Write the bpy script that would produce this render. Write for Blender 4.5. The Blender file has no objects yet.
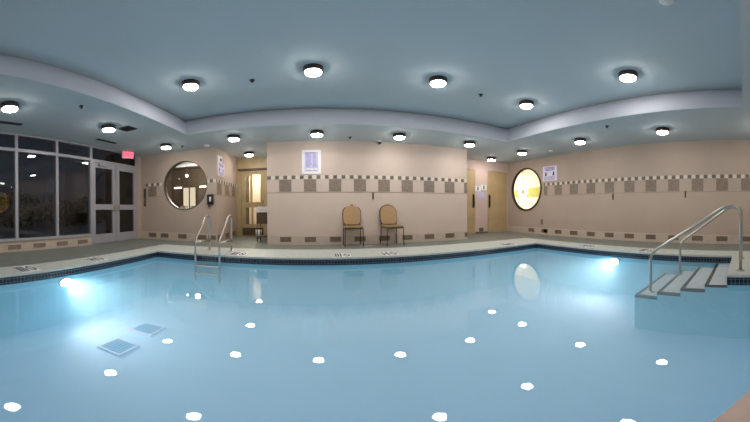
import bpy, bmesh, math, random
from math import sin, cos, pi, radians as R
from mathutils import Vector, Matrix
from mathutils.geometry import tessellate_polygon
random.seed(4)
sc = bpy.context.scene
COL = sc.collection

# ------------------------------------------------------------------ materials
def nt(name):
    m = bpy.data.materials.new(name); m.use_nodes = True
    t = m.node_tree; t.nodes.clear()
    return m, t, t.nodes.new('ShaderNodeOutputMaterial')

def lin(c):
    return tuple(((v/255)/12.92 if v/255 <= .04045 else ((v/255+.055)/1.055)**2.4) for v in c)+(1,)

def mat(name, rgb, rough=.6, metal=0, var=.06, scale=6, bump=0, spec=.5):
    m, t, o = nt(name)
    b = t.nodes.new('ShaderNodeBsdfPrincipled')
    b.inputs['Roughness'].default_value = rough; b.inputs['Metallic'].default_value = metal
    b.inputs['Specular IOR Level'].default_value = spec
    tc = t.nodes.new('ShaderNodeTexCoord'); n = t.nodes.new('ShaderNodeTexNoise')
    n.inputs['Scale'].default_value = scale; n.inputs['Detail'].default_value = 4
    t.links.new(tc.outputs['Object'], n.inputs['Vector'])
    r = t.nodes.new('ShaderNodeValToRGB'); c = lin(rgb)
    r.color_ramp.elements[0].position = .3; r.color_ramp.elements[1].position = .7
    r.color_ramp.elements[0].color = tuple(v*(1-var) for v in c[:3])+(1,)
    r.color_ramp.elements[1].color = tuple(min(1, v*(1+var)) for v in c[:3])+(1,)
    t.links.new(n.outputs['Fac'], r.inputs['Fac']); t.links.new(r.outputs['Color'], b.inputs['Base Color'])
    if bump:
        bp = t.nodes.new('ShaderNodeBump'); bp.inputs['Strength'].default_value = bump; bp.inputs['Distance'].default_value = .002
        n2 = t.nodes.new('ShaderNodeTexNoise'); n2.inputs['Scale'].default_value = 90
        t.links.new(tc.outputs['Object'], n2.inputs['Vector'])
        t.links.new(n2.outputs['Fac'], bp.inputs['Height']); t.links.new(bp.outputs['Normal'], b.inputs['Normal'])
    t.links.new(b.outputs['BSDF'], o.inputs['Surface'])
    return m

def emit(name, rgb, s):
    m, t, o = nt(name); e = t.nodes.new('ShaderNodeEmission')
    e.inputs['Color'].default_value = lin(rgb); e.inputs['Strength'].default_value = s
    t.links.new(e.outputs['Emission'], o.inputs['Surface'])
    return m

def glass(name, tint, ior=1.5, rough=0.0):
    m, t, o = nt(name)
    tr = t.nodes.new('ShaderNodeBsdfTransparent'); tr.inputs['Color'].default_value = tint
    g = t.nodes.new('ShaderNodeBsdfGlossy'); g.inputs['Roughness'].default_value = rough
    f = t.nodes.new('ShaderNodeFresnel')
    # a thin sheet reflects alike from either side: undo the node's own inversion on back faces
    gm = t.nodes.new('ShaderNodeNewGeometry'); mr = t.nodes.new('ShaderNodeMapRange')
    mr.inputs['To Min'].default_value = ior; mr.inputs['To Max'].default_value = 1/ior
    t.links.new(gm.outputs['Backfacing'], mr.inputs['Value']); t.links.new(mr.outputs['Result'], f.inputs['IOR'])
    mx = t.nodes.new('ShaderNodeMixShader')
    t.links.new(f.outputs['Fac'], mx.inputs['Fac'])
    t.links.new(tr.outputs['BSDF'], mx.inputs[1]); t.links.new(g.outputs['BSDF'], mx.inputs[2])
    t.links.new(mx.outputs['Shader'], o.inputs['Surface'])
    return m, t, o

def tilemat(name, c1, c2, mortar, w, h, msize, rough=.3):
    """mosaic laid out on the UV map, whose unit is the metre"""
    m, t, o = nt(name)
    b = t.nodes.new('ShaderNodeBsdfPrincipled'); b.inputs['Roughness'].default_value = rough
    uv = t.nodes.new('ShaderNodeUVMap'); br = t.nodes.new('ShaderNodeTexBrick')
    br.offset = 0; br.inputs['Scale'].default_value = 1
    br.inputs['Color1'].default_value = lin(c1); br.inputs['Color2'].default_value = lin(c2); br.inputs['Mortar'].default_value = lin(mortar)
    br.inputs['Brick Width'].default_value = w; br.inputs['Row Height'].default_value = h; br.inputs['Mortar Size'].default_value = msize
    br.inputs['Mortar Smooth'].default_value = .1
    t.links.new(uv.outputs['UV'], br.inputs['Vector']); t.links.new(br.outputs['Color'], b.inputs['Base Color'])
    t.links.new(b.outputs['BSDF'], o.inputs['Surface'])
    return m

M = {}
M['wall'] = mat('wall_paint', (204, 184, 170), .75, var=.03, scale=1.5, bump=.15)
M['wall_dim'] = mat('wall_paint_dimmed', (182, 163, 148), .75, var=.03, scale=1.5, bump=.15)  # same paint as the back wall, darkened for the weaker light on these walls
M['wall_p'] = mat('wall_paint_pink', (208, 184, 174), .75, var=.03, scale=1.5)
M['ceil'] = mat('ceiling_paint_upper', (190, 202, 205), .9, var=.02, scale=.8)  # bluish cast thrown up by the water is put into this paint
M['soffit'] = mat('ceiling_paint_soffit', (186, 196, 199), .9, var=.02, scale=.8)  # holds the water's bluish cast in its colour too
M['cove'] = mat('cove_paint', (196, 197, 206), .85, var=.02, scale=.8)
M['deck'] = mat('deck_tile', (120, 124, 116), .45, var=.12, scale=5, bump=.2)
M['coping'] = mat('coping_concrete', (190, 192, 184), .5, var=.08, scale=9, bump=.2)
M['near'] = mat('near_coping', (206, 178, 166), .5, var=.08, scale=9, bump=.2)  # coping colour with the warm light on the near edge painted in
M['plaster'] = mat('pool_plaster', (146, 206, 228), .7, var=.03, scale=2)
M['floorp'] = mat('pool_floor_plaster_lit', (182, 220, 250), .7, var=.03, scale=2)  # paler copy of the wall plaster, the lit floor put into its colour
M['step'] = mat('step_plaster', (198, 210, 216), .6, var=.04, scale=6)
M['navy'] = tilemat('navy_mosaic', (5, 9, 22), (10, 18, 36), (84, 98, 116), .055, .055, .005, .2)
M['navys'] = tilemat('navy_step_mosaic', (4, 6, 14), (8, 12, 22), (16, 22, 34), .055, .055, .003, .3)
M['tile_b'] = mat('tile_brown', (136, 120, 106), .5, var=.22, scale=22)
M['tile_d'] = mat('tile_small_dark', (112, 98, 84), .5, var=.2, scale=9)
M['tile_w'] = mat('tile_small_white', (216, 206, 192), .5, var=.05, scale=9)
M['groove'] = mat('groove', (152, 134, 120), .7)
M['base'] = mat('base_tile_light', (196, 178, 162), .5, var=.05, scale=10)
M['alu'] = mat('painted_aluminium', (168, 166, 172), .4, .2, var=.03)
M['steel'] = mat('brushed_steel', (196, 188, 178), .28, 1, var=.04)
M['bronze'] = mat('bronze_frame', (62, 50, 42), .4, .4, var=.1)
M['blk'] = mat('black_plastic', (24, 23, 24), .4)
M['ring'] = mat('dark_window_ring', (44, 26, 24), .4, var=.1)
M['ringl'] = mat('grey_window_ring', (92, 80, 70), .4, .2, var=.1)
M['fabric'] = mat('tan_fabric', (176, 142, 104), .9, var=.14, scale=60, bump=.3)
M['seat'] = mat('seat_fabric', (138, 116, 70), .9, var=.12, scale=60, bump=.3)
M['house'] = mat('lamp_housing', (66, 54, 56), .5)
M['lamp'] = emit('lamp_diffuser', (255, 250, 244), 34)
M['uwl'] = emit('pool_lamp_lens', (232, 246, 255), 28)
M['white'] = mat('white_plastic', (232, 230, 228), .5, var=.02)
M['lav'] = mat('lavender_sheet', (196, 190, 226), .5, var=.06, scale=14)
M['lavp'] = mat('lavender_pale', (222, 216, 238), .5, var=.03)
M['purple'] = mat('purple_ink', (96, 78, 150), .6)
M['ink'] = mat('dark_ink', (34, 28, 46), .6)
M['wood'] = mat('pale_wood', (188, 162, 122), .5, var=.08, scale=3)
M['wood2'] = mat('yellow_wood', (176, 156, 116), .5, var=.1, scale=4)
M['woodd'] = mat('dark_brown', (84, 66, 48), .6, var=.1)
M['vent'] = mat('dark_vent', (62, 66, 74), .6)
M['exit'] = emit('exit_letters', (190, 40, 66), .9)
M['exitb'] = emit('exit_face', (232, 120, 140), .55)
M['pave'] = mat('patio_concrete', (130, 138, 152), .8, var=.1, scale=1)
M['leaf'] = mat('night_leaves', (40, 58, 28), .8, var=.3, scale=8)
M['dim'] = mat('lobby_brown', (92, 80, 66), .8, var=.1, scale=1.5)
M['cream'] = mat('bright_cream', (240, 228, 208), .8, var=.03)
M['green'] = mat('soft_green_stripe', (170, 174, 104), .8, var=.1, scale=5)
M['room_l'] = emit('room_lamp', (255, 240, 214), 9)
M['room_g'] = emit('room_globe', (255, 250, 236), 1.5)
M['room_s'] = emit('room_strip', (255, 240, 220), 2.2)
M['drain'] = mat('drain_blue', (112, 158, 200), .5, var=.05)
M['drainw'] = mat('drain_rim', (206, 208, 236), .5)
M['glass'], _, _ = glass('window_glass', (.80, .80, .80, 1), 1.5)
M['glassc'], _, _ = glass('clear_glass', (.93, .93, .93, 1), 1.45)

# water: clear mirror-like skin over faintly cloudy blue water
M['water'], t, o = glass('pool_water', (1, 1, 1, 1), 1.33)
vs = t.nodes.new('ShaderNodeVolumeScatter'); vs.inputs['Color'].default_value = (.50, .87, 1, 1); vs.inputs['Density'].default_value = .50
vs.inputs['Anisotropy'].default_value = .2
va = t.nodes.new('ShaderNodeVolumeAbsorption'); va.inputs['Color'].default_value = (.05, .75, .95, 1); va.inputs['Density'].default_value = .11
ad = t.nodes.new('ShaderNodeAddShader')
t.links.new(vs.outputs[0], ad.inputs[0]); t.links.new(va.outputs[0], ad.inputs[1]); t.links.new(ad.outputs[0], o.inputs['Volume'])

# ------------------------------------------------------------------ helpers
def tag(o, label=None, cat=None, group=None, kind=None):
    if label: o['label'] = label
    if cat: o['category'] = cat
    if group: o['group'] = group
    if kind: o['kind'] = kind
    return o

def empty(name, loc=(0, 0, 0), rz=0, label=None, cat=None, group=None, kind=None):
    o = bpy.data.objects.new(name, None); COL.objects.link(o)
    o.location = loc; o.rotation_euler = (0, 0, rz); o.empty_display_size = .1
    return tag(o, label, cat, group, kind)

class MB:
    def __init__(s): s.bm = bmesh.new(); s.uv = s.bm.loops.layers.uv.new('UVMap'); s.mi = 0
    def face(s, pts, uvs=None):
        vs_ = [s.bm.verts.new(p) for p in pts]; f = s.bm.faces.new(vs_); f.material_index = s.mi
        if uvs:
            for l, u in zip(f.loops, uvs): l[s.uv].uv = u
        return f
    def box(s, x0, x1, y0, y1, z0, z1, bev=0):
        x0, x1 = min(x0, x1), max(x0, x1); y0, y1 = min(y0, y1), max(y0, y1); z0, z1 = min(z0, z1), max(z0, z1)
        P = [s.bm.verts.new((x, y, z)) for z in (z0, z1) for y in (y0, y1) for x in (x0, x1)]
        F = []
        for q in ((0, 2, 3, 1), (4, 5, 7, 6), (0, 1, 5, 4), (2, 6, 7, 3), (0, 4, 6, 2), (1, 3, 7, 5)):
            f = s.bm.faces.new([P[i] for i in q]); f.material_index = s.mi; F.append(f)
        if bev:
            es = list({e for f in F for e in f.edges})
            r = bmesh.ops.bevel(s.bm, geom=es, offset=bev, segments=2, affect='EDGES', profile=.5)
            for f in r['faces']: f.material_index = s.mi
        return s
    def tube(s, pts, r, n=10, closed=False):
        pts = [Vector(p) for p in pts]; rings = []; N = len(pts)
        up = None
        for i, p in enumerate(pts):
            if closed: d = (pts[(i+1) % N]-pts[i-1]).normalized()
            else: d = (pts[min(i+1, N-1)]-pts[max(i-1, 0)]).normalized()
            if up is None:
                up = Vector((0, 0, 1)) if abs(d.z) < .9 else Vector((1, 0, 0))
            a = d.cross(up).normalized(); up = a.cross(d).normalized()
            rr = r[i] if isinstance(r, (list, tuple)) else r
            rings.append([s.bm.verts.new(p+(a*cos(2*pi*k/n)+up*sin(2*pi*k/n))*rr) for k in range(n)])
        for i in range(N if closed else N-1):
            A, B = rings[i], rings[(i+1) % N]
            for k in range(n):
                f = s.bm.faces.new((A[k], A[(k+1) % n], B[(k+1) % n], B[k])); f.smooth = True; f.material_index = s.mi
        if not closed:
            s.bm.faces.new(list(reversed(rings[0]))).material_index = s.mi; s.bm.faces.new(rings[-1]).material_index = s.mi
        return s
    def lathe(s, prof, c=(0, 0, 0), n=32, axis='z'):
        """prof: (radius, height) pairs, closed with caps when the radius is 0"""
        rings = []
        def P(r, h, a):
            v = (r*cos(a), r*sin(a), h)
            if axis == 'y': v = (v[0], v[2], v[1])
            if axis == 'x': v = (v[2], v[0], v[1])
            return (c[0]+v[0], c[1]+v[1], c[2]+v[2])
        for r, h in prof:
            rings.append([s.bm.verts.new(P(r, h, 0))] if r == 0 else [s.bm.verts.new(P(r, h, 2*pi*k/n)) for k in range(n)])
        for A, B in zip(rings, rings[1:]):
            for k in range(n):
                a = [A[0]] if len(A) == 1 else [A[k], A[(k+1) % n]]
                b = [B[0]] if len(B) == 1 else [B[(k+1) % n], B[k]]
                if len(a)+len(b) > 2:
                    f = s.bm.faces.new(a+b); f.material_index = s.mi; f.smooth = True
        return s
    def prism(s, outer, holes, f2):
        """flat polygon with holes and its thickness; f2(u, v, k) gives the point of side k (0 front, 1 back)"""
        loops = [outer]+holes
        flat = [p for l in loops for p in l]
        tri = tessellate_polygon([[Vector((p[0], p[1], 0)) for p in l] for l in loops])
        V = [[s.bm.verts.new(f2(p[0], p[1], k)) for p in flat] for k in (0, 1)]
        for t_ in tri:
            s.bm.faces.new([V[0][i] for i in t_]).material_index = s.mi
            s.bm.faces.new([V[1][i] for i in reversed(t_)]).material_index = s.mi
        i0 = 0
        for l in loops:
            for i in range(len(l)):
                a, b = i0+i, i0+(i+1) % len(l)
                s.bm.faces.new((V[0][a], V[0][b], V[1][b], V[1][a])).material_index = s.mi
            i0 += len(l)
        return s
    def build(s, name, mats, parent=None, **kw):
        bmesh.ops.recalc_face_normals(s.bm, faces=s.bm.faces)
        me = bpy.data.meshes.new(name); s.bm.to_mesh(me); s.bm.free()
        for m in (mats if isinstance(mats, (list, tuple)) else [mats]): me.materials.append(m)
        o = bpy.data.objects.new(name, me); COL.objects.link(o)
        if parent: o.parent = parent
        for p in me.polygons: pass
        return tag(o, **kw)

def circ(cx, cy, r, n=64): return [(cx+r*cos(2*pi*i/n), cy+r*sin(2*pi*i/n)) for i in range(n)]
def rect(a, b, c, d): return [(a, c), (b, c), (b, d), (a, d)]
def copy_tree(o, parent=None):
    c = o.copy(); COL.objects.link(c)
    if parent: c.parent = parent
    for ch in [x for x in bpy.data.objects if x.parent == o]: copy_tree(ch, c)
    return c
def text_mesh(s, size, depth=.003):
    cu = bpy.data.curves.new('letters', 'FONT'); cu.body = s; cu.size = size; cu.extrude = depth
    cu.align_x = 'CENTER'; cu.align_y = 'CENTER'
    ob = bpy.data.objects.new('letters', cu); COL.objects.link(ob)
    bpy.context.view_layer.update()
    me = bpy.data.meshes.new_from_object(ob.evaluated_get(bpy.context.evaluated_depsgraph_get()))
    bpy.data.objects.remove(ob); bpy.data.curves.remove(cu)
    return me
ST = dict(kind='structure')

# ------------------------------------------------------------------ dimensions (metres; the camera is above the origin)
XL, XR = -5.40, 6.74                 # window wall, right wall
YB, YN = 6.76, -1.60                 # back wall block, near wall
HS, HT = 2.66, 3.14                  # soffit, raised ceiling
WZ = -.125                           # water level
PF = -.95                           # pool floor
POOL = [(-3.40, 4.88), (5.02, 4.88), (5.02, .22), (3.52, .22), (3.52, -.36), (1.70, -.36), (1.11, -.03), (.87, .10), (-3.40, .10)]
COPE = [(-3.92, 5.92), (5.62, 5.92), (5.62, -.95), (-3.92, -.95)]

# ------------------------------------------------------------------ floor and pool
b = MB(); b.prism(rect(XL-.3, XR+.2, YN-.15, 9.4), [COPE], lambda u, v, k: (u, v, -.25*k)); b.build('floor', M['deck'], **ST)
NEAR = [(-3.40, .10), (.87, .10), (1.11, -.03), (1.70, -.36), (3.0, -.36), (3.0, -.95), (-3.92, -.95), (-3.92, .10)]
CO = [(-3.92, 5.92), (5.62, 5.92), (5.62, -.95), (3.0, -.95), (3.0, -.36), (3.52, -.36), (3.52, .22), (5.02, .22), (5.02, 4.88), (-3.40, 4.88), (-3.40, .10), (-3.92, .10)]
b = MB(); b.prism(CO, [], lambda u, v, k: (u, v, .004-.034*k)); b.build('pool_coping', M['coping'], **ST)
b = MB(); b.prism(NEAR, [], lambda u, v, k: (u, v, .004-.034*k)); b.build('pool_coping_near', M['near'], **ST)

def wallstrip(b, loop, z0, z1, inset=0, u0=0):
    u = u0
    for i in range(len(loop)):
        p, q = Vector(loop[i]), Vector(loop[(i+1) % len(loop)])
        d = (q-p); L = d.length; nrm = Vector((d.y, -d.x)).normalized()*inset
        p2, q2 = p+nrm, q+nrm
        b.face([(p2.x, p2.y, z0), (q2.x, q2.y, z0), (q2.x, q2.y, z1), (p2.x, p2.y, z1)], [(u, z0), (u+L, z0), (u+L, z1), (u, z1)])
        u += L
# the basin is a solid shell round the water: side walls and floor
def off(loop, d):
    out = []; n = len(loop)
    for i in range(n):
        a, p, c = Vector(loop[i-1]), Vector(loop[i]), Vector(loop[(i+1) % n])
        n1 = Vector((-(p-a).y, (p-a).x)).normalized(); n2 = Vector((-(c-p).y, (c-p).x)).normalized()
        m = (n1+n2); m = m/(m.dot(n1)) if m.length > 1e-6 else n1
        out.append(tuple(p+m*d))
    return out
OUT = off(POOL, .02)
b = MB(); b.prism(off(POOL, .25), [POOL], lambda u, v, k: (u, v, -.03+(PF+.03)*k))
b.mi = 1; b.prism(off(POOL, .25), [], lambda u, v, k: (u, v, PF-.15*k))
basin = b.build('pool_basin', [M['plaster'], M['floorp']], **ST)
b = MB(); wallstrip(b, POOL, -.138, -.03, inset=.006); b.build('waterline_tiles', M['navy'], basin)
b = MB(); b.prism(OUT, [], lambda u, v, k: (u, v, WZ+(PF-.02-WZ)*k))
water = b.build('pool_water', M['water'], label='still pale blue water filling the indoor pool, mirroring the ceiling lamps', cat='water', kind='stuff')

# corner steps: four treads going down away from the near deck corner
SX0, SX1 = 3.56, 5.02
treads = [(-.36, .52, -.155), (.52, .855, -.235), (.855, 1.19, -.318), (1.19, 1.53, -.40)]
st = empty('pool_steps', (0, 0, 0), **ST)
b = MB()
for y0, y1, z in treads: b.box(SX0, SX1, y0 if y0 > 0 else .22, y1, PF, z)
o = b.build('treads', [M['plaster'], M['step']], st)
for p in o.data.polygons: p.material_index = 1 if p.normal.z > .5 else 0
b = MB()
for i, (y0, y1, z) in enumerate(treads):
    x0 = SX0
    ya = max(y0, .22)
    b.face([(x0-.004, y1, z-.035), (x0-.004, ya, z-.035), (x0-.004, ya, z+.003), (x0-.004, y1, z+.003)], [(0, 0), (y1-ya, 0), (y1-ya, .055), (0, .055)])
    b.face([(x0, y1-.05, z+.003), (SX1, y1-.05, z+.003), (SX1, y1+.002, z+.003), (x0, y1+.002, z+.003)], [(0, 0), (SX1-x0, 0), (SX1-x0, .055), (0, .055)])
    b.face([(x0-.002, y1+.004, z-.05), (SX1, y1+.004, z-.05), (SX1, y1+.004, z+.003), (x0-.002, y1+.004, z+.003)], [(0, 0), (SX1-x0, 0), (SX1-x0, .055), (0, .055)])
    if i: b.face([(x0-.002, ya, z+.003), (x0+.05, ya, z+.003), (x0+.05, y1-.05, z+.003), (x0-.002, y1-.05, z+.003)], [(0, 0), (.055, 0), (.055, y1-ya), (0, y1-ya)])
b.build('nosing_tiles', M['navys'], st)

# pool floor drains
for cx, y0, y1, lb in ((-2.27, 2.24, 2.57, 'square blue drain cover on the pool floor, the nearer of two'), (-2.34, 2.93, 3.27, 'square blue drain cover on the pool floor, the farther of two')):
    t = empty('floor_drain', (cx, (y0+y1)/2, PF), label=lb, cat='drain', group='drain covers on the pool floor')
    b = MB(); b.prism(rect(-.185, .185, -.185, .185), [rect(-.155, .155, -.155, .155)], lambda u, v, k: (u, v, .03*k)); b.build('rim', M['drainw'], t)
    b = MB(); b.box(-.156, .156, -.156, .156, 0, .018)
    for k in range(6): b.box(-.135+k*.05, -.115+k*.05, -.135, .135, .018, .026)
    b.build('grate', M['drain'], t)

# underwater lamps on the side walls
for x, y, s, lb in ((-3.40, 2.42, 1, 'round underwater lamp on the left pool wall below the windows'), (5.02, 2.62, -1, 'round underwater lamp on the right pool wall near the steps')):
    t = empty('pool_light', (x, y, -.235), label=lb, cat='pool light', group='underwater pool lamps')
    b = MB(); b.lathe([(.125, 0), (.125, .02*s), (.10, .03*s), (.10, 0)], axis='x'); b.build('bezel', M['steel'], t)
    b = MB(); b.lathe([(0, .032*s), (.06, .028*s), (.098, .016*s)], axis='x', n=20); b.build('lens', M['uwl'], t)
    t.scale = (1, 1, .6)

for n_, p_, d_ in (('pool_beam', (-3.34, 2.42, -.24), (1, .35, -.40)), ('pool_beam', (4.96, 2.62, -.24), (-1, .25, -.34))):
    l = bpy.data.lights.new(n_, 'SPOT'); l.energy = 48; l.color = (1, .98, .97); l.spot_size = R(125); l.spot_blend = 1; l.shadow_soft_size = .06
    lo_ = bpy.data.objects.new(n_, l); lo_.location = p_; lo_.rotation_euler = Vector(d_).to_track_quat('-Z', 'Y').to_euler(); COL.objects.link(lo_)

# ------------------------------------------------------------------ ceiling
TR = (-2.93, 4.47, .04, 5.40); TE = (.22, .26, .22, .30)
b = MB(); b.prism(rect(XL-.2, XR+.2, YN-.15, 9.4), [rect(*TR)], lambda u, v, k: (u, v, HS+.02*k)); b.build('ceiling_soffit', M['soffit'], **ST)
U = (TR[0]-TE[0], TR[1]+TE[1], TR[2]-TE[2], TR[3]+TE[3])
b = MB(); lo, hi = rect(*TR), rect(*U); NS = 14
def lerp(i, k):
    s_ = k/NS; e = s_**2.2; return (lo[i][0]+(hi[i][0]-lo[i][0])*e, lo[i][1]+(hi[i][1]-lo[i][1])*e, HS+(HT-HS)*s_)
for i in range(4):
    j = (i+1) % 4
    for k in range(NS):
        f = b.face([lerp(i, k), lerp(j, k), lerp(j, k+1), lerp(i, k+1)]); f.smooth = True
b.build('ceiling_cove', M['cove'], **ST)
b = MB(); b.box(U[0]-.01, U[1]+.01, U[2]-.01, U[3]+.01, HT, HT+.1); b.build('ceiling', M['ceil'], **ST)

# ------------------------------------------------------------------ walls
def bands(b, along, n, z0=1.33, first=0, small=True, base=True, lim=(0, 99), P=.628, tw=.31, phase=0):
    """tile band and base blocks; along(u, z, d) maps a run coordinate to a point standing d proud of the wall"""
    def q(u0, u1, za, zb, d, mi):
        u0, u1 = max(u0, lim[0]), min(u1, lim[1])
        if u1-u0 < .01: return
        b.mi = mi
        P0 = [along(u0, za, 0), along(u1, za, 0), along(u1, zb, 0), along(u0, zb, 0)]
        P1 = [along(u0, za, d), along(u1, za, d), along(u1, zb, d), along(u0, zb, d)]
        b.face(P1)
        for i in range(4):
            j = (i+1) % 4; b.face([P0[i], P0[j], P1[j], P1[i]])
    for k in range(n):
        c = first+k*P
        q(c-tw/2, c+tw/2, 1.345, 1.655, .005, 0)
        for m_ in range(3):
            s0 = c-P/2+(m_+.5)*P/3
            q(s0-.045, s0+.045, 1.665, 1.755, .006, 1)
            q(s0+.06, s0+.15, 1.665, 1.755, .004, 2)
        if base: q(c-.14, c+.14, .075, .20, .012, 4)
    if small: q(lim[0], lim[1], 1.318, 1.330, .006, 3)
TM = [M['tile_b'], M['tile_d'], M['tile_w'], M['groove'], mat('tile_base_dark', (116, 100, 84), .5, var=.15, scale=14)]
def baseb(name, x0, x1, y0, y1):
    b = MB(); b.box(x0, x1, y0, y1, 0, .235, .003); b.build(name, M['base'], **ST)

b = MB(); b.box(-1.37, 4.07, YB, 9.3, 0, HS); w = b.build('wall_back', M['wall'], **ST)
b = MB(); bands(b, lambda u, z, d: (u, YB-d, z), 10, first=-1.528, lim=(-1.365, 4.07)); b.build('tile_band', TM, w)
baseb('baseboard_back', -1.37, 4.07, YB-.007, YB)

# back-left wall with the round window
WL, rL = (-3.80, 1.63), .72
b = MB(); b.prism(rect(XL-.15, -2.80, 0, HS), [circ(WL[0], WL[1], rL)], lambda u, v, k: (u, 6.85+.15*k, v)); w = b.build('wall_back_left', M['wall_dim'], **ST)
b = MB()
bands(b, lambda u, z, d: (u, 6.85-d, z), 1, first=-4.95, lim=(-5.38, -4.60)); bands(b, lambda u, z, d: (u, 6.85-d, z), 1, first=-2.95, lim=(-3.06, -2.82), tw=.0)
for c in (-4.5, -3.88, -3.25):
    b.mi = 4; b.box(c-.14, c+.14, 6.838, 6.85, .075, .20)
b.build('tile_band', TM, w); baseb('baseboard_back_left', XL, -2.80, 6.843, 6.85)
t = empty('window_1', (WL[0], 6.85, WL[1]), **ST)
b = MB(); b.lathe([(rL-.002, .15), (rL-.002, -.012), (rL-.02, -.012), (rL-.02, .15), (rL-.002, .15)], axis='y', n=64); b.build('window_frame', M['ringl'], t)
b = MB(); b.lathe([(0, .06), (rL-.018, .06)], axis='y', n=64); b.build('pane', M['glassc'], t)

# side wall of the left recess
b = MB(); b.box(-2.92, -2.80, 7.0, 9.3, 0, HS); w = b.build('wall_recess_left', M['wall_dim'], **ST)
b = MB(); bands(b, lambda u, z, d: (-2.80+d, u, z), 3, first=7.06, lim=(6.86, 8.68), tw=.36); b.build('tile_band', TM, w)
# recess end wall and its glazed door
b = MB(); b.prism(rect(-2.80, -1.37, 0, HS), [rect(-2.66, -1.86, .01, 2.16)], lambda u, v, k: (u, 8.70+.12*k, v)); b.build('wall_recess_end', M['wood2'], **ST)
b = MB(); b.box(-2.76, -1.39, 8.66, 8.70, 2.22, 2.29, .004); b.build('trim_1', M['woodd'], **ST)
t = empty('door_1', (-2.26, 8.72, 0), **ST)
b = MB(); b.prism(rect(-.395, .395, .012, 2.155), [rect(-.25, -.09, 1.16, 2.04), rect(-.02, .29, 1.16, 2.08), rect(-.25, -.05, .42, .98), rect(.0, .28, .42, .98)], lambda u, v, k: (u, .05*k, v)); b.build('door_leaf', M['wood2'], t)
b = MB()
for x0, x1, z0, z1 in ((-.25, -.09, 1.16, 2.04), (-.02, .29, 1.16, 2.08), (-.25, -.05, .42, .98), (.0, .28, .42, .98)): b.box(x0-.01, x1+.01, .02, .03, z0-.01, z1+.01)
b.build('pane', M['glassc'], t)
b = MB(); b.box(-.36, .36, -.012, 0, .05, .30, .003); b.build('kick_plate', M['woodd'], t)
b = MB(); b.tube([(.34, 0, .95), (.34, -.06, .95), (.34, -.06, 1.2), (.34, 0, 1.2)], .012); b.build('door_handle', M['steel'], t)
# hallway behind that door
b = MB(); b.box(-2.9, -1.37, 10.6, 10.7, 0, 2.6); b.build('wall_hallway', M['cream'], **ST)
b = MB(); b.box(-2.35, -1.5, 10.3, 10.6, 0, 2.5); b.build('wall_hallway_panel', M['woodd'], **ST)
b = MB(); b.box(-2.9, -1.37, 9.4, 10.7, -.1, 0); b.build('floor_hallway', M['deck'], **ST)
b = MB(); b.box(-2.9, -1.37, 9.3, 10.7, 2.6, 2.7); b.build('ceiling_hallway', M['wood2'], **ST)

# right recess: end wall with two wooden doors
b = MB(); b.prism(rect(4.07, XR, 0, HS), [rect(4.60, 5.22, .01, 2.30), rect(5.76, 6.68, .01, 2.30)], lambda u, v, k: (u, 8.10+.12*k, v)); b.build('wall_recess_right', M['wall_p'], **ST)
for i, (x0, x1, hx) in enumerate(((4.61, 5.21, .52), (5.77, 6.67, .06))):
    t = empty('door_%d' % (i+2), (x0, 8.09, 0), **ST)
    W_ = x1-x0
    b = MB(); b.box(0, W_, 0, .05, .012, 2.29, .004); b.build('door_leaf', M['wood'], t)
    b = MB(); b.box(hx-.035, hx+.035, -.008, 0, .93, 1.42, .002); b.tube([(hx, 0, .97), (hx, -.06, .99), (hx, -.06, 1.36), (hx, 0, 1.38)], .014); b.build('door_handle', M['bronze'], t)
b = MB(); b.box(5.38, 5.56, 8.085, 8.10, .07, .2); b.box(5.22, 5.76, 8.093, 8.10, 0, .06); b.build('baseboard_recess', M['tile_d'], **ST)

# right wall with the bright round window
WR, rR = (7.08, 1.60), .77
b = MB(); b.prism(rect(YN, 8.22, 0, HS), [circ(WR[0], WR[1], rR)], lambda u, v, k: (XR+.06*k, u, v)); w = b.build('wall_right', M['wall_dim'], **ST)
b = MB(); bands(b, lambda u, z, d: (XR-d, u, z), 13, first=2.43-.625*5, lim=(YN, 6.20), P=.6265, tw=.30); 
for c in (6.82, 7.45): b.mi = 4; b.box(XR-.012, XR, c-.65-.14, c-.65+.14, .075, .20)
b.build('tile_band', TM, w); baseb('baseboard_right', XR-.007, XR, YN, 8.1)
t = empty('window_2', (XR, WR[0], WR[1]), **ST)
b = MB(); b.lathe([(rR-.002, .06), (rR-.002, -.0), (rR+.008, -.0), (rR+.008, -.03), (rR-.045, -.03), (rR-.045, .06), (rR-.002, .06)], axis='x', n=64); b.build('window_frame', M['ring'], t)
b = MB(); b.lathe([(0, .03), (rR-.03, .03)], axis='x', n=64); b.build('pane', M['glassc'], t)

# near wall behind the camera
b = MB(); b.box(XL-.15, XR+.15, YN-.15, YN, 0, HS); b.build('wall_near', M['wall'], **ST)

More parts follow.
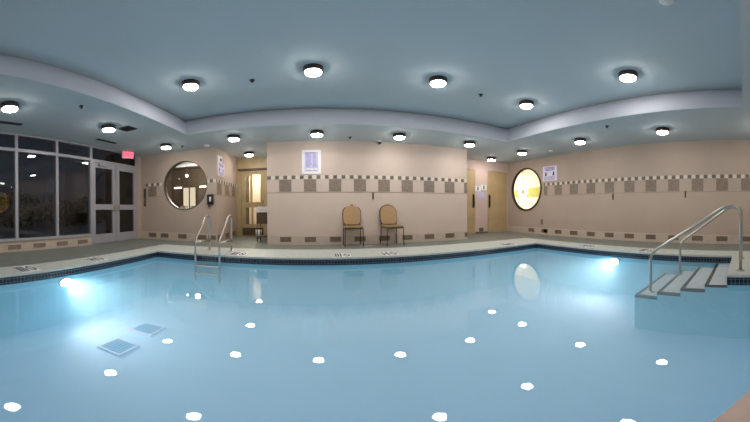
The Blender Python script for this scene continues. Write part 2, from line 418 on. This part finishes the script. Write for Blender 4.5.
# ------------------------------------------------------------------ window wall on the left
b = MB(); b.box(XL-.15, XL, YN, 4.72, 0, .235); w = b.build('wall_left', M['base'], **ST)
b = MB()
for k in range(-2, 4): 
    c = 2.49+.64*k; b.box(XL, XL+.01, c-.16, c+.16, .055, .155)
b.build('tile_band', M['tile_b'], w)
b = MB(); b.box(XL-.15, XL, 6.62, 6.85, 0, HS); b.build('wall_left_corner', M['wall_dim'], **ST)
b = MB(); b.box(XL-.17, XL+.03, YN, 4.72, .235, .265, .004); b.build('trim_2', M['alu'], **ST)
ys = [-1.60, -.69, .39, 1.47, 2.55, 3.63, 4.72]
mw = .035
for i in range(6):
    y0, y1 = ys[i], ys[i+1]
    t = empty('window_%d' % (i+3), (XL, (y0+y1)/2, .265), **ST)
    h = (y1-y0)/2
    b = MB(); b.prism(rect(-h, h, 0, HS-.265), [rect(-h+mw, h-mw, .03, 1.985), rect(-h+mw, h-mw, 2.055, HS-.265-.03)], lambda u, v, k: (-.09+.10*k, u, v)); b.build('window_frame', M['alu'], t)
    b = MB(); b.box(-.045, -.039, -h+mw-.005, h-mw+.005, .025, 1.99); b.build('pane', M['glass'], t)
    b = MB(); b.box(-.045, -.039, -h+mw-.005, h-mw+.005, 2.05, HS-.265-.025); b.build('pane', M['glass'], t)
# double door and the transom over it
t = empty('window_9', (XL, 5.68, 2.25), **ST)
b = MB(); b.prism(rect(-.96, .94, -.02, HS-2.25), [rect(-.92, .86, .06, HS-2.25-.03)], lambda u, v, k: (-.09+.10*k, u, v)); b.build('window_frame', M['alu'], t)
b = MB(); b.box(-.045, -.039, -.93, .87, .055, HS-2.25-.025); b.build('pane', M['glass'], t)
b = MB(); b.box(-.035, .005, .80, .90, .02, HS-2.25-.02, .004); b.build('end_block', M['blk'], t)
for i, (y0, y1, hy) in enumerate(((4.73, 5.66, 5.585), (5.68, 6.61, 5.76))):
    t = empty('door_%d' % (i+4), (XL, y0, 0), **ST)
    W_ = y1-y0
    b = MB(); b.prism(rect(0, W_, .01, 2.23), [rect(.14, W_-.13, .26, .93), rect(.14, W_-.13, 1.08, 2.09)], lambda u, v, k: (-.06+.06*k, u, v)); b.build('door_leaf', M['alu'], t)
    b = MB(); b.box(-.035, -.029, .13, W_-.12, .25, .94); b.box(-.035, -.029, .13, W_-.12, 1.07, 2.10); b.build('pane', M['glass'], t)
    b = MB(); hh = hy-y0; b.box(0, .012, hh-.03, hh+.03, .86, 1.10, .002); b.tube([(0, hh, .90), (.06, hh, .91), (.06, hh, 1.05), (0, hh, 1.06)], .012); b.build('door_handle', M['steel'], t)
    if i == 0:
        b = MB(); b.box(0, .06, .25, .50, 2.135, 2.195, .005); b.tube([(.05, .30, 2.20), (.16, .20, 2.20), (.04, .06, 2.22)], .01, 6); b.build('door_closer', M['alu'], t)

# ------------------------------------------------------------------ outside the windows, at night
b = MB(); b.box(-30, XL-.3, -16, 22, -.12, -.02); b.build('ground_patio', M['pave'], **ST)
def shrub(x, y, h, w_, label):
    t = empty('shrub', (x, y, -.02), label=label, cat='shrub', group='dark shrubs outside the windows')
    b = MB(); b.tube([(0, 0, 0), (.03, .02, h*.5)], [.05, .03], 6); b.build('stem', M['woodd'], t)
    b = MB()
    for _ in range(900):
        a, e = random.uniform(0, 2*pi), random.uniform(-1, 1); r = random.uniform(.72, 1.05)
        c = Vector((cos(a)*math.sqrt(1-e*e)*w_*r, sin(a)*math.sqrt(1-e*e)*w_*r, h*.52+e*h*.48*r))
        if c.z < .02: continue
        p = Vector((random.gauss(0, 1), random.gauss(0, 1), random.gauss(0, 1))).normalized(); q_ = p.orthogonal().normalized()*.06; p *= .11
        b.face([c-p, c+q_, c+p, c-q_])
    b.build('foliage', M['leaf'], t)
for k, (x, y, h, w_) in enumerate(((-13.2, 3.6, 1.7, 1.3), (-13.6, 6.4, 2.0, 1.4), (-13.0, 9.2, 1.6, 1.3), (-13.9, 12.0, 1.9, 1.5), (-13.4, 15.0, 1.7, 1.4))):
    shrub(x, y, h, w_, 'dark leafy shrub across the patio outside, '+['leftmost seen through the windows', 'second from the left', 'the middle one of five', 'second from the right', 'farthest right, beyond the glass doors'][k])

# ------------------------------------------------------------------ rooms behind the round windows
b = MB(); b.box(-7.2, -7.1, 7.0, 11.5, 0, 2.9); b.box(-7.2, -2.92, 11.5, 11.6, 0, 2.9); b.build('wall_lobby', M['dim'], **ST)
b = MB(); b.box(-7.2, XL-.15, 7.0, 7.1, 0, 2.9); b.box(-3.0, -2.93, 9.3, 11.5, 0, 2.9); b.build('wall_lobby_side', M['dim'], **ST)
b = MB(); b.box(-7.2, -2.92, 9.4, 11.6, -.1, 0); b.box(-7.2, XL-.3, 7.0, 9.4, -.1, 0); b.build('floor_lobby', M['dim'], **ST)
b = MB(); b.box(-7.2, -2.92, 7.0, 11.6, 2.9, 3.0); b.build('ceiling_lobby', M['dim'], **ST)
t = empty('window_10', (-6.08, 11.48, 0), kind='structure')
b = MB(); b.box(-.33, -.03, -.04, 0, 1.0, 2.0, .004); b.box(.03, .33, -.04, 0, 1.0, 2.0, .004); b.build('pane', emit('lit_frosted_panel', (255, 238, 205), .33), t)
b = MB(); b.prism(rect(-.41, .41, .92, 2.08), [rect(-.33, .33, 1.0, 2.0)], lambda u, v, k: (u, -.05+.05*k, v)); b.box(-.03, .03, -.05, 0, 1.0, 2.0); b.build('window_frame', M['woodd'], t)
t = empty('lobby_table', (-4.75, 9.3, 0), label='tall table with pale cloths in the dim room behind the left round window', cat='table')
b = MB(); b.box(-.7, .5, -.3, .3, .90, .94, .006); b.build('tabletop', M['wall'], t)
b = MB()
for x, y in ((-.65, -.25), (.45, -.25), (-.65, .25), (.45, .25)):
    b = MB(); b.tube([(x, y, 0), (x, y, .90)], .02, 8); b.build('leg', M['blk'], t)
for dx, dy, lb in ((-.42, 0, 'pale folded towel stack on the dim room table, left one'), (.0, .05, 'pale folded towel stack on the dim room table, middle one'), (.33, -.05, 'pale folded towel stack on the dim room table, right one')):
    b = MB()
    for k in range(4): b.box(-.11, .11, -.14, .14, k*.035+.001, k*.035+.034, .012)
    o = b.build('towel_stack', M['white'], label=lb, cat='towels', group='towel stacks in the dim room'); o.location = (-4.75+dx, 9.3+dy, .9401)
for k, (x, y) in enumerate(((-4.25, 9.0), (-4.6, 10.6), (-5.9, 9.6))):
    t = empty('strip_lamp', (x, y, 2.9), label='thin lit ceiling strip in the dim room behind the left round window, '+('nearest', 'rear right', 'rear left')[k], cat='lamp', group='ceiling strips in the dim room')
    b = MB(); b.box(-.3, .3, -.06, .06, -.05, 0, .004); b.build('housing', M['blk'], t)
    b = MB(); b.box(-.28, .28, -.045, .045, -.06, -.05); b.build('diffuser', M['room_s'], t)
for x, lb in ((-6.72, 'short lit strip on the far wall of the dim room, left of the pale panels'), (-5.32, 'short lit strip on the far wall of the dim room, right of the pale panels')):
    t = empty('wall_lamp', (x, 11.5, 2.02), label=lb, cat='lamp', group='wall strips in the dim room')
    b = MB(); b.box(-.24, .24, -.03, -.001, -.05, .05, .004); b.build('housing', M['blk'], t)
    b = MB(); b.box(-.22, .22, -.05, -.03, -.035, .035, .004); b.build('diffuser', M['room_s'], t)
t = empty('globe_lamp', (-5.0, 9.2, 2.9), label='small glowing globe lamp seen in the dim room behind the left round window', cat='lamp')
b = MB(); b.tube([(0, 0, 0), (0, 0, -.62)], .008, 6); b.build('cord', M['blk'], t)
b = MB(); b.lathe([(0, -.70), (.035, -.69), (.055, -.65), (.035, -.61), (0, -.60)], n=16); b.build('globe', M['room_l'], t)

# bright room beyond the right round window
b = MB(); b.box(11.0, 11.1, 5.2, 14.5, 0, 3.0); b.box(XR+.061, 11.1, 14.4, 14.5, 0, 3.0); b.box(XR+.061, 11.1, 5.2, 5.3, 0, 3.0); b.build('wall_lounge', M['cream'], **ST)
b = MB(); b.box(XR+.061, 11.0, 5.2, 14.5, -.1, 0); b.build('floor_lounge', M['cream'], **ST)
b = MB(); b.box(XR+.061, 11.0, 5.2, 14.5, 3.0, 3.1); b.build('ceiling_lounge', M['cream'], **ST)
b = MB(); b.box(XR+.061, XR+.16, 8.15, 14.5, 0, 3.0); b.box(XR+.061, XR+.16, 5.2, 8.2, 2.66, 3.0); b.build('wall_lounge_side', M['cream'], **ST)
b = MB(); b.prism([(7.6, 1.45), (12.6, 1.62), (12.6, 2.0), (7.6, 2.32)], [], lambda u, v, k: (10.97+.02*k, u, v)); b.build('trim_3', M['green'], **ST)
t = empty('flower_lamp', (10.0, 10.75, 3.0), label='cluster of glowing white globes hanging inside the bright right round window', cat='lamp')
b = MB(); b.tube([(0, 0, 0), (0, 0, -1.0)], .012, 6); b.build('cord', M['bronze'], t)
for k in range(6):
    a = k*pi/3; b = MB(); c = Vector((.0, .25*cos(a), -1.2+.25*sin(a)))
    b.lathe([(0, -.12), (.085, -.085), (.12, 0), (.085, .085), (0, .12)], c=c, n=14); b.build('globe', M['room_g'], t)
b = MB(); b.lathe([(0, -.05), (.05, 0), (0, .05)], c=(0, 0, -1.2), n=12); b.tube([(0, 0, -1.0), (0, 0, -1.2)], .012, 6)
for k in range(3):
    a = k*pi/3; b.tube([(0, .16*cos(a), -1.2+.16*sin(a)), (0, -.16*cos(a), -1.2-.16*sin(a))], .01, 6)
b.build('hub', M['bronze'], t)
l = bpy.data.lights.new('lounge_light', 'POINT'); l.energy = 98; l.color = (1, .98, .94); l.shadow_soft_size = .3
lo_ = bpy.data.objects.new('lounge_light', l); lo_.location = (8.4, 12.9, 2.5); COL.objects.link(lo_)
l = bpy.data.lights.new('yard_fill', 'POINT'); l.energy = 34; l.color = (.86, .92, 1); l.shadow_soft_size = .2  # unseen lamp added to brighten the patio through the glass
lo_ = bpy.data.objects.new('yard_fill', l); lo_.location = (-9.5, 12.5, 3.6); COL.objects.link(lo_)
l = bpy.data.lights.new('hallway_light', 'POINT'); l.energy = 40; l.color = (1, .9, .74); l.shadow_soft_size = .1
lo_ = bpy.data.objects.new('hallway_light', l); lo_.location = (-2.3, 9.7, 2.4); COL.objects.link(lo_)
l = bpy.data.lights.new('lobby_light', 'POINT'); l.energy = 60; l.color = (1, .92, .8); l.shadow_soft_size = .1
lo_ = bpy.data.objects.new('lobby_light', l); lo_.location = (-4.9, 9.9, 2.5); COL.objects.link(lo_)

# ------------------------------------------------------------------ ceiling lamps
def make_lamp():
    t = empty('ceiling_lamp', (0, 0, 0))
    b = MB(); b.lathe([(0, 0), (.14, 0), (.146, -.005), (.146, -.082), (.14, -.086), (.0, -.086)], n=32); b.build('housing', M['house'], t)
    b = MB(); b.lathe([(.122, -.084), (.122, -.094), (.112, -.112), (.07, -.126), (0, -.130)], n=32); b.build('diffuser', M['lamp'], t)
    return t
lamps = [
 (-3.83, 1.70, HS, 'round ceiling lamp by the windows, at the left edge of the photo'),
 (-3.83, 3.82, HS, 'round ceiling lamp by the windows, beside the small dark square vent'),
 (-3.83, 5.92, HS, 'round ceiling lamp in front of the dark left round window'),
 (-1.98, 5.93, HS, 'round ceiling lamp on the back soffit in front of the left recess'),
 (-.08, 5.93, HS, 'round ceiling lamp on the back soffit above the framed notice'),
 (1.78, 5.93, HS, 'round ceiling lamp on the back soffit above the right tan chair'),
 (3.66, 5.95, HS, 'round ceiling lamp on the back soffit at the right end of the back wall'),
 (5.50, 5.95, HS, 'round ceiling lamp on the soffit nearest the bright right round window'),
 (5.50, 3.84, HS, 'round ceiling lamp on the right soffit, middle of the right wall'),
 (5.52, 1.73, HS, 'round ceiling lamp on the right soffit above the pool handrails'),
 (5.43, 7.42, HS, 'small looking ceiling lamp inside the right recess before the wooden doors'),
 (-2.14, 7.85, HS, 'small looking ceiling lamp inside the left recess before the glazed door'),
 (-1.98, -.75, HS, 'added unseen ceiling lamp on the near soffit on this side of the pool, left one'),  # this lamp and the next two are added out of view to light the near coping
 (1.78, -.75, HS, 'added unseen ceiling lamp on the near soffit on this side of the pool, middle one'),
 (5.50, -.40, HS, 'added unseen ceiling lamp on the near right soffit corner on this side of the pool'),
 (-2.02, 3.88, HT, 'round lamp on the raised ceiling, leftmost of its back row'),
 (-.10, 3.87, HT, 'round lamp on the raised ceiling, highest in view, second of its back row'),
 (1.82, 3.90, HT, 'round lamp on the raised ceiling, third of its back row'),
 (3.73, 3.90, HT, 'round lamp on the raised ceiling, rightmost of its back row near the cove corner'),
 (3.73, 1.72, HT, 'round lamp on the raised ceiling, the near one above the pool steps'),
]
proto = make_lamp()
for i, (x, y, z, lb) in enumerate(lamps):
    o = proto if i == 0 else copy_tree(proto)
    o.location = (x, y, z); tag(o, lb, 'ceiling lamp', 'round drum lamps on the ceiling')

# sprinklers, detectors, vents, camera
def sprk(x, y, z, lb, white=False):
    b = MB(); b.lathe([(0, 0), (.04, 0), (.045, -.012), (.015, -.016), (.015, -.04), (.03, -.044), (0, -.05)] if not white else [(0, 0), (.07, 0), (.07, -.02), (.05, -.045), (0, -.05)], n=20)
    o = b.build('smoke_detector' if white else 'sprinkler', M['white'] if white else M['blk'], label=lb, cat='smoke detector' if white else 'sprinkler', group='white ceiling detectors' if white else 'dark ceiling sprinklers')
    o.location = (x, y, z+.003)
sprk(-1.07, 4.16, HT, 'small dark sprinkler on the raised ceiling between the two left lamps')
sprk(2.79, 4.13, HT, 'small dark sprinkler on the raised ceiling between the two right lamps')
sprk(-3.33, 2.72, HS, 'small dark sprinkler on the left soffit below the cove')
sprk(-3.56, 6.30, HS, 'small dark sprinkler above the dark left round window')
sprk(.70, 6.39, HS, 'small dark sprinkler on the back soffit between two lamps')
sprk(4.88, 2.73, HS, 'small dark sprinkler on the right soffit between two lamps')
sprk(-2.95, 6.55, HS, 'white detector above the corner of the left recess', True)
sprk(6.05, 5.28, HS, 'white detector on the soffit right of the bright round window', True)
sprk(2.21, .66, HT, 'white detector on the raised ceiling at the top edge of the photo', True)
def vent(x, y, lx, ly, lb):
    t = empty('ceiling_vent', (x, y, HS), label=lb, cat='vent', group='dark vents by the windows')
    b = MB(); b.prism(rect(-lx/2, lx/2, -ly/2, ly/2), [rect(-lx/2+.02, lx/2-.02, -ly/2+.02, ly/2-.02)], lambda u, v, k: (u, v, -.014*k)); b.build('frame', M['vent'], t)
    b = MB()
    n = max(2, int(lx/.05))
    for k in range(n):
        xx = -lx/2+.025+(lx-.05)*k/(n-1); b.box(xx-.006, xx+.006, -ly/2+.02, ly/2-.02, -.010, -.001)
    b.build('slats', M['blk'], t)
    b = MB(); b.box(-lx/2+.021, lx/2-.021, -ly/2+.021, ly/2-.021, -.0008, 0); b.build('duct', M['blk'], t)
vent(-4.72, 1.85, .12, 1.0, 'long dark slot vent above the windows at the left edge')
vent(-4.74, 4.66, .10, .65, 'thin slot vent above the windows before the exit sign')
vent(-3.68, 4.22, .30, .30, 'small square dark vent beside a lamp near the windows')
t = empty('security_camera', (1.48, 6.66, HS), label='small dark dome camera at the top of the back wall', cat='camera')
b = MB(); b.box(-.04, .04, -.04, .04, -.03, 0, .004); b.build('bracket', M['white'], t)
b = MB(); b.lathe([(.045, -.03), (.045, -.055), (.032, -.085), (0, -.095)], n=20); b.build('dome', M['blk'], t)

# exit sign
t = empty('exit_sign', (-5.12, 5.88, HS), R(60), label='small red and white exit sign hanging over the glass double door', cat='exit sign')
b = MB(); b.tube([(0, 0, 0), (0, 0, -.03)], .012, 8); b.box(-.175, .175, -.025, .025, -.23, -.02, .008); b.build('housing', M['white'], t)
b = MB(); b.box(-.165, .165, -.030, -.025, -.22, -.03); b.build('face', M['exitb'], t)
o = bpy.data.objects.new('lettering', text_mesh('EXIT', .16)); COL.objects.link(o); o.parent = t
o.data.materials.append(M['exit']); o.location = (0, -.032, -.12); o.rotation_euler = (pi/2, 0, 0)

# ------------------------------------------------------------------ notices and small wall things
t = empty('framed_notice', (-.235, YB, 2.10), label='white framed lavender notice high on the back wall', cat='sign')
b = MB(); b.prism(rect(-.24, .24, -.31, .31), [rect(-.17, .17, -.25, .25)], lambda u, v, k: (u, -.022*k, v)); b.build('frame', M['white'], t)
b = MB(); b.box(-.172, .172, -.008, -.001, -.252, .252); b.build('sheet', M['lav'], t)
b = MB(); b.box(-.16, .10, -.010, -.008, .225, .24)
for k in range(15):
    if k == 12: continue
    z = .19-k*.029; b.box(-.14, -.14+random.uniform(.11, .15), -.0095, -.008, z-.004, z+.004); b.box(.03, .03+random.uniform(.08, .11), -.0095, -.008, z-.004, z+.004)
b.build('text_lines', M['purple'], t)
b = MB(); b.box(-.15, .15, -.0095, -.0082, -.21, -.165); b.build('footer', M['white'], t)

def rules(name, loc, rz, w_, h_, lb):
    t = empty(name, loc, rz, label=lb, cat='sign', group='lavender pool notices with dark pictograms')
    b = MB(); b.box(-w_/2, w_/2, -.012, -.001, -h_/2, h_/2, .002); b.build('board', M['lavp'], t)
    b = MB()
    for k in range(3): 
        z = h_*(.40-.09*k); b.box(-w_*.38+.03*k, w_*.38-.02*k, -.014, -.012, z-h_*.022, z+h_*.022)
    for k in range(4):
        z = -h_*(.22+.07*k); b.box(-w_*.40, w_*(.40-.06*(k % 2)), -.014, -.012, z-h_*.012, z+h_*.012)
    b.build('text_lines', M['purple'], t)
    for s in (-1, 1):
        b = MB(); cx = s*w_*.27
        b.lathe([(0, -.0145), (h_*.055, -.0145), (h_*.055, -.012)], c=(cx, 0, h_*.06), axis='y', n=16)
        b.box(cx-h_*.07, cx+h_*.07, -.0145, -.012, -h_*.15, h_*.0075)
        b.build('pictogram', M['ink'], t)
    return t
rules('pool_notice', (XR, 5.93, 2.07), -pi/2, .62, .50, 'square lavender notice with two dark pictograms right of the bright round window')
rules('pool_notice', (-2.80, 7.20, 2.06), pi/2, .52, .40, 'lavender notice with two dark pictograms on the side wall of the left recess')
t = empty('small_notice', (-2.80, 7.12, 2.36), pi/2, label='small white notice above the lavender one by the left recess', cat='sign')
b = MB(); b.box(-.17, .17, -.010, -.001, -.09, .09, .002); b.build('board', M['white'], t)
b = MB(); b.box(-.02, .13, -.012, -.010, -.06, .03); b.build('print', M['purple'], t)
t = empty('door_plaque', (5.46, 8.10, 1.63), label='wide white plaque on the pillar between the two wooden doors', cat='sign')
b = MB(); b.box(-.25, -.005, -.012, -.001, -.11, .09, .003); b.build('board', M['white'], t)
b = MB(); b.box(.0, .25, -.012, -.001, -.06, .14, .003); b.build('board', M['white'], t)
for s in (-.135, .125):
    b = MB(); b.lathe([(0, -.014), (.022, -.014), (.022, -.012)], c=(s, 0, .05+.05*(s > 0)), axis='y', n=12); b.box(s-.025, s+.025, -.014, -.012, -.07+.05*(s > 0), .031+.05*(s > 0))
    b.build('pictogram', M['vent'], t)
b = MB(); b.box(-.16, .16, -.010, 0, -.10, .10, .002)
o = b.build('small_plaque', M['lav'], label='faint lavender plaque under the white one between the wooden doors', cat='sign'); o.location = (5.46, 8.10, 1.38)
t = empty('wall_phone', (-2.97, 6.85, 1.19), label='black wall phone box beside the dark round window', cat='phone')
b = MB(); b.box(-.085, .085, -.08, -.001, -.14, .14, .01); b.build('body', M['blk'], t)
b = MB(); b.box(-.01, .045, -.10, -.08, -.06, .07, .008); b.build('handset', M['white'], t)
b = MB(); b.tube([(-.05, -.04, -.14), (-.06, -.05, -.22), (-.02, -.05, -.26), (0, -.03, -.14)], .006, 6); b.build('cord', M['blk'], t)
for loc, rz, lb in (((1.32, YB, 1.23), 0, 'small dark hook on the back wall between the two chairs'), ((XR, 3.57, 1.23), -pi/2, 'small dark hook on the right wall, the farther of two'), ((XR, 1.50, 1.26), -pi/2, 'small dark hook on the right wall above the handrails')):
    t = empty('wall_hook', loc, rz, label=lb, cat='hook', group='dark hooks under the tile band')
    b = MB(); b.box(-.018, .018, -.012, -.001, -.09, .09, .003); b.build('plate', M['woodd'], t)
    b = MB(); b.tube([(0, -.01, .05), (0, -.05, .03), (0, -.06, .0), (0, -.05, -.02)], .007, 6); b.build('peg', M['woodd'], t)
t = empty('wall_outlet', (XR, 6.30, .44), -pi/2, label='small grey outlet plate low on the right wall near the round window', cat='outlet')
b = MB(); b.box(-.045, .045, -.010, -.001, -.09, .09, .003); b.build('plate', M['tile_b'], t)
for z in (.035, -.035):
    b = MB(); b.box(-.015, .015, -.012, -.010, z-.015, z+.015); b.build('socket', M['woodd'], t)
t = empty('wall_chart', (-5.24, 6.85, 1.30), label='narrow dark brown upright panel on the back left wall next to the doors', cat='panel')
b = MB(); b.box(-.045, .045, -.02, -.001, -.26, .30, .004); b.build('board', M['woodd'], t)
b = MB(); b.box(-.03, .03, -.024, -.02, -.2, .0, .002); b.build('insert', M['tile_d'], t)

# ------------------------------------------------------------------ depth markers in the coping
def marker(x, y, rz, lb, kind):
    t = empty('depth_marker', (x, y, .004), rz, label=lb, cat='depth marker', group='depth markers in the pool coping')
    b = MB(); b.box(-.155, -.005, -.20, .20, 0, .005); ta = b.build('marker_tile', M['white'], t)
    b = MB(); b.box(.005, .155, -.20, .20, 0, .005); tb = b.build('marker_tile', M['white'], t)
    for x0, x1 in (((-.145, -.115), (-.10, -.07), (-.05, -.02)) if kind == 0 else ((-.14, -.11), (-.05, -.02))):
        b = MB(); b.box(x0, x1, -.17, .17, .005, .007); b.build('stroke', M['ink'], ta)
    if kind: b = MB(); b.box(-.11, -.05, -.03, .03, .005, .007); b.build('stroke', M['ink'], ta)
    # diving figure in a struck-out ring
    b = MB(); b.prism([(.08+.065*u, 2.3*.065*v) for u, v in circ(0, 0, 1, 20)], [[(.08+.047*u, 2.3*.047*v) for u, v in circ(0, 0, 1, 20)]], lambda u, v, k: (u, v, .005+.002*k)); b.prism([(.03, .08), (.05, .10), (.13, -.08), (.11, -.10)], [], lambda u, v, k: (u, v, .005+.0018*k))
    b.build('symbol', M['ink'], tb)
for x, y, rz, k, lb in ((-3.64, 1.87, pi/2, 0, 'depth marker tiles in the left coping, the nearer pair'), (-3.64, 3.26, pi/2, 1, 'depth marker tiles in the left coping near the doors'),
        (-1.62, 5.12, 0, 0, 'depth marker tiles in the far coping right of the ladder'), (.40, 5.12, 0, 0, 'depth marker tiles in the far coping before the left chair'),
        (1.32, 5.12, 0, 1, 'depth marker tiles in the far coping before the right chair'), (4.25, 5.12, 0, 0, 'depth marker tiles in the far coping near the right pool corner'),
        (5.26, 3.45, -pi/2, 1, 'depth marker tiles in the right coping, the farther pair'), (5.26, 1.98, -pi/2, 0, 'depth marker tiles in the right coping behind the handrail')):
    marker(x, y, rz, lb, k)
t = empty('deck_strip', (1.07, 6.38, 0), label='short white slotted strip on the deck between the chairs', cat='drain')  # thin white slotted strip lying on the deck
b = MB(); b.box(-.14, .14, -.04, .04, .0005, .008, .002); b.build('cover', M['white'], t)
b = MB()
for k in range(8): b.box(-.12+k*.032, -.108+k*.032, -.028, .028, .008, .0095)
b.build('slots', M['vent'], t)

# ------------------------------------------------------------------ chairs
def make_chair():
    t = empty('banquet_chair')
    W_, D = .205, .215
    fr = .011
    b = MB()  # seat cushion
    b.box(-.215, .215, -.225, .20, .425, .475, .022); b.build('seat', M['seat'], t)
    # back panel: rounded outline, gently curved
    n = 12
    def prof():
        pts = [(-.165, .50)]
        pts += [(-.205, .56), (-.212, .66), (-.212, .79)]
        pts += [(-.212*cos(a), .79+.17*sin(a)) for a in [pi/2*i/8 for i in range(1, 9)]]
        return pts+[(-x, z) for x, z in reversed(pts[:-1])]
    P_ = prof()
    def bk(u, v, k): return (u, .205+(v-.5)*.16-.028*(1-(u/.22)**2)*0+(.018 if k else -.018), v)
    b = MB(); b.prism(P_, [], bk); b.build('backrest', M['fabric'], t)
    ring = [bk(u*1.02, v+(.006 if v > .78 else 0), 0) for u, v in P_]
    b = MB(); b.tube([(x, y+.018, z) for x, y, z in ring], fr, 8)
    b.box(-.035, .035, bk(0, .96, 0)[1]+.0, bk(0, .96, 0)[1]+.034, .955, .980, .006)
    b.build('back_frame', M['bronze'], t)
    b = MB(); b.tube([(-W_, -D, .42), (W_, -D, .42), (W_, D-.02, .42), (-W_, D-.02, .42)], .012, 6, closed=True); b.build('seat_frame', M['bronze'], t)
    for s in (-1, 1):
        b = MB(); b.tube([(s*W_, -D, .43), (s*(W_+.003), -D-.005, .2), (s*(W_+.008), -D-.012, 0)], fr, 8); b.build('leg', M['bronze'], t)
        b = MB(); b.tube([(s*.19, .232, .60), (s*W_, .205, .44), (s*(W_+.003), .215, .2), (s*(W_+.008), .245, 0)], fr, 8); b.build('leg', M['bronze'], t)
    return t
c1 = make_chair(); c1.scale = (1.03, 1.03, 1.03); c1.location = (.77, 6.49, 0); tag(c1, 'tan padded banquet chair squarely against the back wall, left one', 'chair', 'tan chairs against the back wall')
c2 = copy_tree(c1); c2.location = (1.74, 6.47, 0); c2.rotation_euler = (0, 0, R(7)); tag(c2, 'tan padded banquet chair turned slightly to the right, right one', 'chair', 'tan chairs against the back wall')

# ------------------------------------------------------------------ ladder
def fillet(pts, r, n=6):
    pts = [Vector(p) for p in pts]; out = [pts[0]]
    for a, p, c in zip(pts, pts[1:], pts[2:]):
        d1, d2 = (a-p).normalized(), (c-p).normalized(); k = min(r, (a-p).length*.45, (c-p).length*.45)
        A, B = p+d1*k, p+d2*k
        for i in range(n+1):
            s = i/n; out.append(A*(1-s)**2+p*2*s*(1-s)+B*s*s)
    return out+[pts[-1]]
t = empty('pool_ladder', (-2.05, 5.0, 0), label='stainless steel pool ladder with two arched rails at the far left edge', cat='ladder')
for x in (-.35, .16):
    b = MB(); b.tube(fillet([(x, .45, .0), (x, .45, .76), (x, .30, .78), (x, -.25, .30), (x, -.25, -.52)], .12), .021, 12); b.build('rail', M['steel'], t)
    b = MB(); b.tube([(x, -.25, .25), (x, .45, .22)], .03, 10); b.build('brace', M['steel'], t)
    b = MB(); b.lathe([(0, .018), (.04, .018), (.055, .004), (.055, 0), (0, 0)], c=(x, .45, 0), n=20); b.build('flange', M['steel'], t)
for z in (-.20, -.36):
    b = MB(); b.box(-.35, .16, -.30, -.21, z-.015, z+.015, .006); b.build('tread', M['steel'], t)

# ------------------------------------------------------------------ handrails over the steps
def rail(x, y0, z0, lb, ya, za):
    t = empty('handrail', (x, 0, 0), label=lb, cat='handrail', group='steel handrails over the pool steps')
    b = MB(); b.tube(fillet([(0, y0, z0), (0, y0, za), (0, .26, .925), (0, .05, .90), (0, .05, .005)], .13, 8), .023, 12); b.build('rail', M['steel'], t)
    b = MB(); b.lathe([(0, .02), (.042, .02), (.06, .005), (.06, 0), (0, 0)], c=(0, .05, .004), n=20); b.build('flange', M['steel'], t)
    b = MB(); b.lathe([(0, .02), (.042, .02), (.06, .005), (.06, 0), (0, 0)], c=(0, y0, z0), n=20); b.build('flange', M['steel'], t)
rail(3.78, 1.37, -.40, 'bent steel handrail over the pool steps, the nearer longer looking one', 1.3, .22)
rail(4.74, 1.15, -.318, 'bent steel handrail over the pool steps, the farther one', 1.2, .27)

# ------------------------------------------------------------------ towel cart in the left recess
t = empty('towel_cart', (-1.62, 7.55, 0), label='small dark cart with white towels half hidden behind the back wall corner', cat='cart')
b = MB(); b.box(-.18, .18, -.22, .22, .50, .82, .01); b.build('bin', M['woodd'], t)
for x, y in ((-.16, -.2), (.16, -.2), (-.16, .2), (.16, .2)):
    b = MB(); b.tube([(x, y, .05), (x, y, .52)], .012, 8); b.lathe([(0, -.012), (.03, -.012), (.03, .012), (0, .012)], c=(x, y, .031), axis='x', n=12); b.build('leg', M['blk'], t)
b = MB(); b.box(-.17, .17, -.2, .2, .12, .15, .004); b.build('shelf', M['woodd'], t)
b = MB()
for k in range(4): b.box(-.17, .15, -.19, .19, .001+k*.04, .039+k*.04, .015)
o = b.build('folded_towels', M['white'], label='white folded towels on top of the dark cart in the left recess', cat='towels'); o.location = (-1.62, 7.55, .821)
b = MB(); b.lathe([(0, 0), (.08, 0), (.10, .26), (.095, .26), (.076, .012), (0, .012)], n=20)
o = b.build('waste_bin', M['white'], label='small white waste bin standing before the glazed door', cat='bin'); o.location = (-1.98, 8.35, 0)

# ------------------------------------------------------------------ night sky, camera, colour
wd = bpy.data.worlds.new('night'); sc.world = wd; wd.use_nodes = True
wd.node_tree.nodes['Background'].inputs['Color'].default_value = (.006, .007, .010, 1)
wd.node_tree.nodes['Background'].inputs['Strength'].default_value = 1

K = 269.395; X0 = 321.13; Y0 = 211.03
PITCH, ROLL = -.0041, .0065
cam = bpy.data.cameras.new('camera'); cam.type = 'PANO'; cam.panorama_type = 'EQUIRECTANGULAR'
# the frame spans these angles about the camera's forward axis
cam.longitude_min = -X0/K; cam.longitude_max = (750-X0)/K
cam.latitude_max = Y0/K; cam.latitude_min = -(422-Y0)/K
cam.clip_start = .01; cam.clip_end = 200
co = bpy.data.objects.new('camera', cam); COL.objects.link(co)
Rm = Matrix.Rotation(ROLL, 4, 'Y') @ Matrix.Rotation(PITCH, 4, 'X') @ Matrix.Rotation(pi/2, 4, 'X')
co.matrix_world = Matrix.Translation((0, 0, .88)) @ Rm
sc.camera = co
vsn = sc.view_settings
sc.display_settings.display_device = 'sRGB'
vsn.view_transform = 'Standard'; vsn.look = 'None'; vsn.exposure = 1.32; vsn.gamma = 1; vsn.use_curve_mapping = False
sc.cycles.use_denoising = True
sc.cycles.max_bounces = 10; sc.cycles.diffuse_bounces = 5; sc.cycles.transparent_max_bounces = 12; sc.cycles.volume_bounces = 3
sc.cycles.sample_clamp_indirect = 8
